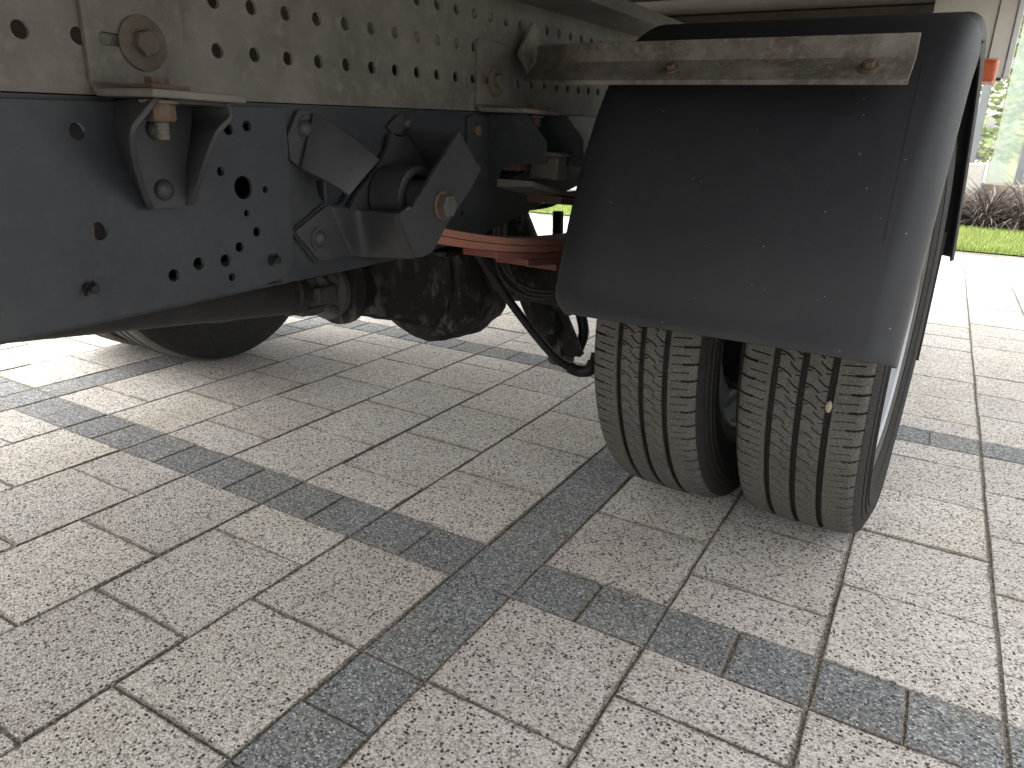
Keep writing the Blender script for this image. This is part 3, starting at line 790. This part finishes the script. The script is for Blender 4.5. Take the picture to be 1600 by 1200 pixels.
sheet('shelf', [[(x, y, .5955) for y in (YO+.006, YO2-.001)] for x in (XR+.006, at(853, 240, Y=YO).x-.002)], .005, M['tan'], ob, 0, .0006)
bmp = box('bump_stop', (-.585, YO+.045, .556), (-.535, YO+.078, .592), M['tan'], truck, .003)
box('stop_plate', (-.592, YO+.040, .5915), (-.528, YO+.083, .5965), M['tan'], bmp, .001)
box('stop_carrier', (-.62, YO+.015, .5675), (-.588, YO+.075, .5925), M['brown'], bmp, .002)

# ---- mudguard support bar
def bar_pt(px, py, s): pass
Lc = Vector((-.548, 1.003, 0)); Rc = Vector((-.058, .985, 0))
prof = [(.026, .7315), (.008, .7115), (-.006, .6965), (-.028, .6895), (-.031, .6845)]
prof = [(.012, .0255), (.0125, .012), (.010, .001), (-.004, -.009), (-.022, -.021), (-.026, -.024), (-.024, -.028)]
zc_l = at(850, 99, Y=1.003).z; zc_r = at(1428, 90, Y=.985).z
dirb = (Rc-Lc).normalized(); nb = Vector((-dirb.y, dirb.x, 0))
if nb.y < 0: nb = -nb
rows = []
BL = Vector((XR+.030, 1.112, at(852, 99, Y=1.112).z)); KN = Vector((-.492, 1.004, 0))
for i in range(-4, 9):
    t = max(i, 0)/8; c = KN.lerp(Rc, t)
    tt = (c.x-Lc.x)/(Rc.x-Lc.x); z = zc_l+(zc_r-zc_l)*tt
    q = Vector((c.x, c.y, z)); k = 1.06
    if i < 0: q = q.lerp(BL, -i/4); k = 1.06-.02*i/-4
    rows.append([q+nb*a+Vector((0, 0, b*k)) for a, b in prof])
bar = sheet('mudguard_bar', rows, .004, M['galvbar'], truck, 0, .001, 40); tag(bar, 'mottled galvanised angle bar across the mudguard')
for px, py, s, Y in ((1047, 106, .0062, .98), (1357, 102, .0072, .97)):
    p = at(px, py, Y=Y); t = (p.x-Lc.x)/(Rc.x-Lc.x); c = Lc.lerp(Rc, t); z = zc_l+(zc_r-zc_l)*t
    q = Vector((p.x, c.y, 0))+nb*(-.0095)+Vector((0, 0, z-.0125*1.06))
    nn = (-nb*.62+Vector((0, 0, .0))-Vector((0, 0, -.78))).normalized()
    # normal of the sloping lower leg, towards the viewer
    e1 = (nb*(.022-.004)+Vector((0, 0, .0127))).normalized(); nn = e1.cross(dirb).normalized()
    if nn.dot(Vector((0, -1, 0))) < 0: nn = -nn
    hexbolt('bolt', q+nn*.0048, nn, s, .006, M['rust'], bar, s*1.55, M['dullbolt'], .2)
# flat tongue of the bar, bolted to the sub-frame web
XT = XR+.022
tp = [yz(*p, XT) for p in ((812, 84), (834, 33), (856, 74), (862, 100), (846, 126), (832, 127))]
tg = plate('bar_tongue', rounded(tp, .003, 3), [], XT, .005, M['galvbar'], bar)
p = at(848, 92, X=XT); hexbolt('bolt', (XT+.003, p.y, p.z), (1, 0, 0), .012, .009, M['dullbolt'], bar, .021, M['dullbolt'], .2)
tube('spacer', [(XR+.001, p.y, p.z), (XT-.006, p.y, p.z)], .014, M['dullbolt'], bar, 20)

# ---- mudguard: arched shell with rolled outer edge
XL = -.440
def arch(t):
    """t 0..1 from the front bottom edge over the crown to the rear bottom edge -> (y, z)"""
    P = [(.884, .392), (.902, .455), (.925, .52), (.962, .60), (1.015, .680), (1.09, .748), (1.18, .785), (1.285, .800), (1.40, .792), (1.52, .755), (1.62, .690), (1.69, .61), (1.73, .52), (1.745, .42)]
    L = arch.L
    f = t*(len(L)-1); i = min(int(f), len(L)-2); return L[i].lerp(L[i+1], f-i)
arch.L = spline([(0, a, b) for a, b in [(.884, .392), (.902, .455), (.925, .52), (.962, .60), (1.015, .680), (1.09, .748), (1.18, .785), (1.285, .800), (1.40, .792), (1.52, .755), (1.62, .690), (1.69, .61), (1.73, .52), (1.745, .42)]], 6)
rows = []; NA = len(arch.L)
for i, p in enumerate(arch.L):
    a = arch.L[max(0, i-1)]; b = arch.L[min(NA-1, i+1)]; tn = (b-a).normalized(); nin = Vector((0, tn.z, -tn.y))   # inwards
    if (Vector((0, AX_Y, .35))-p).dot(nin) < 0: nin = -nin
    s = i/(NA-1); xr = -.014+.014*min(1, s/.45)+.036*max(0, (s-.5)/.5)
    r0 = .034 if s < .5 else .02; dep = .072-.020*min(1, s/.4) if s < .45 else .03
    flare = .006*(1-min(1, i/3.))                     # rolled lower lip
    row = [Vector((XL+.004, p.y, p.z))+nin*.010, Vector((XL, p.y, p.z))+nin*.004, Vector((XL+.006, p.y, p.z))]
    for k in range(1, 9): row.append(Vector((XL+.006+(xr-r0-XL-.006)*k/9, p.y, p.z)))
    for k in range(0, 7):
        an = math.pi/2*k/6; row.append(Vector((xr-r0+r0*math.sin(an), p.y, p.z))+nin*(r0-r0*math.cos(an)))
    row.append(Vector((xr+.001, p.y, p.z))+nin*(dep+.004)); row.append(Vector((xr-.003, p.y, p.z))+nin*(dep+.012))
    row = [q-nin*flare*.0-Vector((0, flare*.5, 0)) for q in row]
    cr_ = .022*(1-min(1, (p-arch.L[0]).length/.03))**2 if s < .5 else 0
    for q in row[:4]: q.x += cr_
    rows.append(row)
mg = sheet('mudguard', rows, .004, M['fender'], truck, -1, .0012, 50); tag(mg, 'black plastic mudguard over the twin rear tyres')
mg.modifiers['thickness'].offset = 0
tube('seam', [Vector((-.052+.012*max(0, (.16-k*.01)), p.y-.0022, p.z+.0012)) for k, p in enumerate(arch.L[12:28])], .00028, M['darkline'], mg, 6)
def shell_pt(t, x): 
    p = arch(t); return Vector((x, p.y, p.z))
# mud flap
fl = sheet('mud_flap', [[(x, 1.70+.0*z, z) for z in (.205, .35, .47)] for x in (-.42, -.2, .0, .0165)], .006, M['flap'], truck, 0, .001)
tag(fl, 'black rubber mud flap behind the outer tyre')

# ------------------------------------------------------------------ wheels
def tyre_profile():
    """(x, r) from inner bead over the tread to the outer bead"""
    side = [(.066, .206), (.074, .212), (.0765, .222), (.0780, .224), (.0795, .2245), (.083, .236), (.0850, .2365), (.0915, .256), (.0928, .2563), (.0965, .275), (.0975, .288), (.0955, .2885), (.0957, .2990), (.0970, .2995), (.0968, .3015), (.0945, .3022), (.0930, .312), (.0912, .3125), (.0908, .3140), (.0895, .3205), (.0868, .3265)]
    return side
def build_tyre(name, hires=True):
    side = tyre_profile(); xt = .0845
    nx = 150 if hires else 30
    xs = np.linspace(-xt, xt, nx)
    crown = RT-.0030*(np.abs(xs)/.06)**2.2-np.where(np.abs(xs) > .072, (np.abs(xs)-.072)**2*38, 0)
    prof = [(-x, r) for x, r in side]+list(zip(xs, crown))+[(x, r) for x, r in side[::-1]]
    prof = np.array(prof); npf = len(prof)
    # angle: 0 = front (-Y), negative = down
    if hires:
        a = np.concatenate([np.linspace(R(-97), R(30), 1200), np.linspace(R(30), R(263), 150)[1:-1]])
    else: a = np.linspace(R(-97), R(263), 180, endpoint=False)
    na = len(a)
    X = np.tile(prof[:, 0], (na, 1)); Rr = np.tile(prof[:, 1], (na, 1)); A = np.tile(a[:, None], (1, npf))
    S = A*RT                                           # arc length
    T = np.zeros_like(X); 
    dep = np.zeros_like(X)
    tread = (np.abs(X) < .0845) & (Rr > .32)
    # three long grooves
    for g in (-.0375, 0., .0375):
        wob = 0*S
        d = np.abs(X-g-wob); dep = np.maximum(dep, np.where(d < .0034, .0075, np.where(d < .0042, .0075*(.0042-d)/.0008, 0)))
    if hires:
        def line(d, w): return np.clip((w-np.abs(d))/(.0006), 0, 1)
        def cyc(v, p): return (np.mod(v/p+.5, 1)-.5)*p
        for lo, sgn, ph_ in ((-.0375, 1, 0.), (0., 1, .009)):
            f = (X-lo)/.0375; inr = (f > .14) & (f < .90)
            g1 = np.clip((f-.12)/.50, 0, 1)
            d1 = cyc(S+.0105*g1**1.7*sgn-ph_, .0235); m1 = (f > .12) & (f < .62)
            dep = np.maximum(dep, np.where(m1, line(d1, .0011)*.004, 0))
            g2 = np.clip((f-.50)/.40, 0, 1)
            d2 = cyc(S+.0105*(1-(1-g2)**1.7)*sgn+.002-ph_-.0118, .0235); m2 = (f > .50) & (f < .90)
            dep = np.maximum(dep, np.where(m2, line(d2, .0011)*.004, 0))
            d3 = cyc(S-ph_-.0172, .0235); m3 = (f > .74) & (f < .90)
            dep = np.maximum(dep, np.where(m3, line(d3, .0009)*.003, 0))
            d4 = cyc(S-ph_+.0050, .0235); m4 = (f > .12) & (f < .28)
            dep = np.maximum(dep, np.where(m4, line(d4, .0009)*.003, 0))
        # shoulders: cut slots at the outside, fine sipes between
        for sg in (-1, 1):
            e = sg*X
            wav = .004*(e-.04)/.04
            d1 = cyc(S-wav-(.004 if sg > 0 else .0), .0262)
            dep = np.maximum(dep, np.where((e > .0625) & (e < .084), line(d1, .0017)*.0055, 0))
            dep = np.maximum(dep, np.where((e > .046) & (e <= .0625), line(d1, .0009)*.003*(np.mod(X*150, 1) < .8), 0))
            d2 = cyc(S-wav-.0131-(.004 if sg > 0 else 0), .0262)
            dep = np.maximum(dep, np.where((e > .047) & (e < .073), line(d2, .0009)*.003, 0))
    dep = np.where(tread, dep, 0)
    Rr = Rr-dep
    # flattened where it carries the load
    Yv = -Rr*np.cos(A); Zv = Rr*np.sin(A)
    flat = -(RAX-.006)
    low = Zv < flat; bulge = np.where(Zv < -.24, ((-Zv-.24)/.1)**1.5*.006, 0)
    Xv = X+np.sign(X)*bulge*(np.abs(X) > .08)
    Zv = np.where(low, flat+(Zv-flat)*.05, Zv)
    Xv = Xv*.975
    V = np.stack([Xv, Yv, Zv], -1).reshape(-1, 3)
    i = np.arange(na)[:, None]; j = np.arange(npf-1)[None, :]; i2 = (i+1) % na
    Fq = np.stack([i*npf+j, i2*npf+j, i2*npf+j+1, i*npf+j+1], -1).reshape(-1, 4)
    me = bpy.data.meshes.new(name)
    me.vertices.add(len(V)); me.vertices.foreach_set('co', V.ravel())
    me.loops.add(Fq.size); me.loops.foreach_set('vertex_index', Fq.ravel().astype(np.int32))
    me.polygons.add(len(Fq)); me.polygons.foreach_set('loop_start', np.arange(0, Fq.size, 4, dtype=np.int32))
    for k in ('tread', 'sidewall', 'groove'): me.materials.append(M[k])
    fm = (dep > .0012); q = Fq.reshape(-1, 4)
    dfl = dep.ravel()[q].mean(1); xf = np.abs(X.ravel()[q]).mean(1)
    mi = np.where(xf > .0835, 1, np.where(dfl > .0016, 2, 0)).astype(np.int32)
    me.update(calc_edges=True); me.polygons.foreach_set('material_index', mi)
    me.polygons.foreach_set('use_smooth', [True]*len(Fq)); me.set_sharp_from_angle(angle=R(50))
    return me
ty_hi = build_tyre('tyre', True); ty_lo = build_tyre('tyre', False)

def rim_mesh(sgn):
    """steel wheel, disc with hand holes towards sgn (outer face)"""
    bm = bmesh.new()
    lathe_pts(bm, (0, 0, 0), (1, 0, 0), [(-.073, .212), (-.077, .208), (-.073, .203), (-.060, .201), (-.045, .185), (.045, .185), (.060, .201), (.073, .203), (.077, .208), (.073, .212), (.064, .206), (.048, .189), (-.048, .189), (-.064, .206), (-.073, .212)], 72)
    # disc
    nh = 8; n = 96; rr = [.184, .168, .155, .140, .125, .110, .085, .055]
    xx = [.030, .046, .054, .058, .060, .056, .050, .050]
    ring = []
    for r_, x in zip(rr, xx): ring.append([bm.verts.new((sgn*x, r_*math.cos(2*math.pi*k/n), r_*math.sin(2*math.pi*k/n))) for k in range(n)])
    for q, (A, B) in enumerate(zip(ring, ring[1:])):
        for k in range(n):
            if q in (2, 3) and (k % 12) in (4, 5, 6, 7): continue
            bm.faces.new((A[k], A[(k+1) % n], B[(k+1) % n], B[k]))
    lathe_pts(bm, (sgn*.03, 0, 0), (sgn, 0, 0), [(0, .056), (.07, .05), (.075, .045), (.075, 0)], 32)
    for k in range(6):
        a = 2*math.pi*k/6; lathe_pts(bm, (sgn*.05, .075*math.cos(a), .075*math.sin(a)), (sgn, 0, 0), [(0, .013), (.02, .013), (.022, .010), (.022, 0)], 6)
    bmesh.ops.recalc_face_normals(bm, faces=bm.faces)
    me = bpy.data.meshes.new('wheel'); bm.to_mesh(me); bm.free(); me.materials.append(M['rim'])
    me.polygons.foreach_set('use_smooth', [True]*len(me.polygons)); me.set_sharp_from_angle(angle=R(35)); return me
rims = {s: rim_mesh(s) for s in (1, -1)}
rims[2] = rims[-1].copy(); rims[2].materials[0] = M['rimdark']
XW1, XW2 = -.098, -.320
for (x, tm, s, lab) in ((XW1, ty_hi, -1, 'outer rear wheel on the right of the picture'), (XW2, ty_hi, 1, 'inner rear wheel next to the outer one'),
                        (-2.04-XW2, ty_lo, -1, 'inner rear wheel on the far side'), (-2.04-XW1, ty_lo, 1, 'outer rear wheel on the far side')):
    if x < -1.2: x = -2.06-(XW2 if s == -1 else XW1)+.0
    wo = bpy.data.objects.new('wheel', rims[s] if x > -1 else rims[2]); col.objects.link(wo); wo.parent = truck
    wo.location = Vector((x, AX_Y, RAX-.004))-truck.location; tag(wo, lab)
    wo.rotation_euler = (0, 0, R(-3.0))
    to = bpy.data.objects.new('tyre', tm); col.objects.link(to); to.parent = wo
    if x == XW2: pass
pb = at(1297, 632, X=XW1+.035); 
bm = bmesh.new(); bmesh.ops.create_icosphere(bm, subdivisions=2, radius=.0058)
for v in bm.verts: v.co = Vector((v.co.x*.75, v.co.y*.9, v.co.z*1.5))*(1+.12*noise.noise(v.co*300))
pbz = at(1297, 632, Y=.99).z; gx_ = .0366; ly = -math.sqrt((RT-.0020)**2-(pbz-RAX)**2); ra_ = R(-3.0)
pbx, pby = XW1+gx_*math.cos(ra_)-ly*math.sin(ra_), AX_Y+gx_*math.sin(ra_)+ly*math.cos(ra_)
for v in bm.verts: v.co += Vector((pbx, pby, pbz))
o = bm_obj('pebble', bm, M['sill'], None, True); tag(o, 'small pale pebble stuck in the tread groove of the outer tyre', 'pebble')

# ------------------------------------------------------------------ axle, differential, shaft
XC = -1.02
ax = lathe('rear_axle', (0, AX_Y, RAX), (1, 0, 0), [(-1.62, 0), (-1.62, .055), (-1.35, .05), (-1.22, .06), (-.82, .06), (-.70, .05), (-.43, .055), (-.43, 0)], M['cast'], truck, 28)
def blob(name, pts, mat, parent, amp=.006, sc=22, sub=3):
    """convex lump of cast iron through the given points, roughened"""
    bm = bmesh.new()
    for p in pts: bm.verts.new(p)
    r_ = bmesh.ops.convex_hull(bm, input=bm.verts)
    bmesh.ops.triangulate(bm, faces=bm.faces)
    bmesh.ops.subdivide_edges(bm, edges=bm.edges, cuts=sub, use_grid_fill=True, smooth=0)
    bmesh.ops.smooth_vert(bm, verts=bm.verts, factor=.5, use_axis_x=True, use_axis_y=True, use_axis_z=True)
    for v in bm.verts:
        n = Vector((noise.noise(v.co*sc), noise.noise(v.co*sc+Vector((9, 3, 1))), noise.noise(v.co*sc+Vector((1, 7, 4)))))
        v.co += n*amp
    return bm_obj(name, bm, mat, parent, sharp=45)
dc = Vector((-.93, AX_Y-.01, .332))
pts = []
for k in range(20):
    a = 2*math.pi*k/20
    for yy, rr in ((-.095, .115), (-.06, .148), (.06, .152), (.12, .11)): pts.append((dc.x+rr*math.cos(a), dc.y+yy, dc.z+rr*math.sin(a)))
df = blob('differential', pts, M['cast'], ax, .007, 26, 3)
box('housing_ledge', (dc.x-.13, dc.y-.155, dc.z+.062), (dc.x+.12, dc.y-.02, dc.z+.072), M['cast'], ax, .003)
# carrier and nose in front of it
pts = [(dc.x+sx*.105, dc.y-.10, dc.z+sz) for sx in (-1, 1) for sz in (-.05, .105)]+[(dc.x-.05, dc.y-.10, dc.z-.10), (dc.x+.05, dc.y-.10, dc.z-.10)]
pts += [(XC+sx*.06, dc.y-.20, dc.z+sz-.01) for sx in (-1, 1) for sz in (-.055, .06)]
blob('carrier_casting', pts, M['cast'], ax, .010, 40, 3)
# fin between pinion nose and housing
lathe('pinion_nose', (XC, dc.y-.19, .322), (0, -1, .06), [(-.05, .075), (0, .066), (.03, .062), (.035, .078), (.047, .078), (.05, .05), (.05, 0)], M['cast'], ax, 36)
ff = Vector((XC, 1.045, .318))
sd_ = Vector((0, -1, .105)).normalized()
ps = lathe('propeller_shaft', ff+sd_*.075, sd_, [(0, .030), (.0, .0375), (.012, .0385), (.016, .0405), (.024, .0405), (.028, .0375), (1.9, .0375), (1.9, 0)], M['shaft'], truck, 40)
tag(ps, 'dusty propeller shaft running forward from the differential')
yk = lathe('flange_yoke', ff+sd_*-.012, sd_, [(0, .055), (.012, .055), (.014, .045), (.02, .033), (.03, .03), (.03, 0)], M['yoke'], ps, 32)
for s in (-1, 1):
    bm = bmesh.new()
    add_box(bm, ff+sd_*.035+Vector((s*.034, 0, 0)), (.014, .05, .034)); add_box(bm, ff+sd_*.05+Vector((0, 0, s*.034)), (.034, .06, .014))
    for v in bm.verts: pass
    oo = bm_obj('yoke_ear', bm, M['yoke'], ps); bevel(oo, .005, 3)
bm = bmesh.new(); lathe_pts(bm, ff+sd_*.042+Vector((-.043, 0, 0)), (1, 0, 0), [(0, 0), (0, .014), (.086, .014), (.086, 0)], 20); lathe_pts(bm, ff+sd_*.042+Vector((0, 0, -.043)), (0, 0, 1), [(0, 0), (0, .014), (.086, .014), (.086, 0)], 20)
bm_obj('joint_cross', bm, M['yoke'], ps, sharp=40)
for k in range(4):
    a = math.pi/4+math.pi/2*k; hexbolt('yoke_bolt', ff+sd_*.004+Vector((.045*math.cos(a), 0, .045*math.sin(a))), sd_, .0085, .014, M['yoke'], ps)

# ---- shock absorber, anti-roll link, hoses under the axle
S0 = at(812, 385, Y=1.42); S1 = at(880, 556, Y=1.42)
def mixp(a, b, t): return Vector(a).lerp(Vector(b), t)
sa = tube('shock_absorber', [S0+(S0-S1)*.8, mixp(S0, S1, .2), mixp(S0, S1, .78), mixp(S0, S1, .8), S1], [.046, .046, .044, .034, .02], M['cast'], truck, 24)
tag(sa, 'dark shock absorber leaning down beside the inner tyre')
lathe('lower_bush', S1+Vector((-.03, 0, -.004)), (1, 0, 0), [(0, 0), (0, .017), (.005, .020), (.045, .020), (.05, .017), (.05, 0)], M['brown'], sa, 24)
tube('link_arm', [at(905, 480, Y=1.45), at(912, 520, Y=1.45), at(900, 555, Y=1.44)], .012, M['black'], sa, 12, 5)
plt = [xz(850, 380, 1.40), xz(905, 395, 1.40), xz(885, 490, 1.40), xz(912, 555, 1.40), xz(884, 560, 1.40), xz(850, 470, 1.40)]
tplate('bracket_plate', rounded(plt, .006, 3), 1.40, .006, M['cast'], sa)
hz = tube('brake_hose', [at(738, 382, Y=1.16), at(775, 440, Y=1.2), at(822, 505, Y=1.25), at(862, 553, Y=1.28), at(886, 572, Y=1.3), at(905, 580, Y=1.31), at(920, 578, Y=1.31), at(926, 568, Y=1.32), at(930, 552, Y=1.33)],
          .0085, M['black'], truck, 12, 5); tag(hz, 'black brake hose sagging to the inner tyre')
tube('hose_end', [at(888, 573, Y=1.3), at(905, 580, Y=1.31), at(921, 578, Y=1.31), at(927, 566, Y=1.32)], .0125, M['black'], hz, 12, 4)
for k, (dx, dy) in enumerate(((0, 0), (9, 5), (-7, 9))):
    tube('brake_line', [at(782+dx, 330, Y=1.2), at(780+dx, 395, Y=1.2), at(795+dx, 430+dy, Y=1.2), at(825, 450+dy*1.5, Y=1.2), at(870, 455+dy, Y=1.22), at(905, 440+dy, Y=1.25)], .0036, M['black'], truck, 8, 5)
# dark struts seen in the gap above the spring
tube('brake_strut', [at(800, 330, Y=1.5), at(838, 400, Y=1.5)], .014, M['cast'], truck, 10)
tube('brake_strut', [at(872, 330, Y=1.55), at(871, 400, Y=1.55)], .013, M['cast'], truck, 10)
tube('air_pipe', [at(820, 326, Y=1.5), at(850, 322, Y=1.5), at(868, 316, Y=1.5), at(880, 305, Y=1.5)], .006, M['black'], truck, 10, 5)
lathe('brake_drum', (-.46, AX_Y, RAX), (1, 0, 0), [(0, 0), (0, .16), (.01, .165), (.07, .165), (.08, .15), (.22, .15), (.22, 0)], M['cast'], truck, 48)
lathe('brake_drum', (-1.60, AX_Y, RAX), (-1, 0, 0), [(0, 0), (0, .16), (.01, .165), (.07, .165), (.08, .15), (.22, .15), (.22, 0)], M['cast'], truck, 48)

# ---- far chassis rail and cross members (seen through the holes)
XF = -1.42
plate('chassis_rail', bot+top, [], XF, .006, M['rail'], truck, bev=0)
plate('perforated_subframe_rail', [(-.6, .61), (2.9, .70), (2.9, .955), (-.6, .955)], [], XF, .004, M['galv'], truck, bev=0)  # far rail made taller, up to the floor, to block light
for y in (-.35, .70, 1.12, 1.66):
    box('cross_member', (XF+.002, y-.03, zr(y, .50)), (XR-.008, y+.03, zr(y, .61)), M['rail'], truck, .003)
far = leaf(.73, 1.86, 0, M['orange'], truck, 'leaf_spring'); far.location.x -= 1.02+.0; tag(far, 'leaf spring on the far side')

box('rear_light_blocker', (XF+.002, 1.74, .60), (XR-.008, 1.78, .835), M['rail'], truck, .003)  # added plate, stops light showing through the sub-frame holes

# ---- body above; unseen front end cut short to let sky light in
ZF = .958
bf = box('body_floor', (-2.16, -1.0, ZF), (.088, 2.95, ZF+.04), M['floor'], truck, .002)
for y in (-.75, -.3, .2, .9, 1.5, 2.2, 2.85):
    box('floor_bearer', (-2.1, y-.03, ZF-.075), (.0, y+.03, ZF-.002), M['floor'], bf, .003)
box('side_wall', (.0885, -1.0, ZF-.02), (.118, 1.93, 3.1), M['white'], truck, .003)
box('side_wall', (-2.19, -1.0, ZF-.02), (-2.161, 2.96, 3.1), M['white'], truck, .003)
box('roof', (-2.16, -1.0, 3.04), (.088, 2.95, 3.08), M['white'], truck, .003)
# rear hanging apron, beige, seen right of the mudguard
ya = 1.90
z_b = at(1556, 122, Y=ya).z
apr = box('rear_apron', (-.095, ya, z_b), (.054, ya+.028, ZF-.001), M['beige'], truck, .002)
box('apron_trim', (.022, ya-.003, z_b+.012), (.0232, ya-.0001, ZF-.01), M['darkline'], apr, 0)
box('bottom_seal', (-.095, ya-.004, z_b-.005), (.053, ya+.02, z_b-.0003), M['darkline'], apr, 0)
box('painted_glare', (.0545, ya-.004, z_b), (.066, ya+.03, ZF-.001), M['white'], apr, .002)  # white strip painting in the glare along the apron's edge
lm = Vector(at(1541, 113, Y=1.78))
bm = bmesh.new(); g = add_box(bm, lm+Vector((-.004, 0, .002)), (.046, .03, .050)); 
for v in bm.verts:
    if v.co.y < lm.y: v.co = Vector((lm.x+(v.co.x-lm.x)*.8, v.co.y, lm.z+(v.co.z-lm.z)*.72))
ml = bm_obj('marker_lamp', bm, M['amber'], truck); bevel(ml, .005, 3); tag(ml, 'orange marker lamp lens beside the mudguard')
box('lamp_base', lm+Vector((-.03, .016, -.014)), lm+Vector((.012, ya-lm.y-.001, .026)), M['black'], ml, .002)
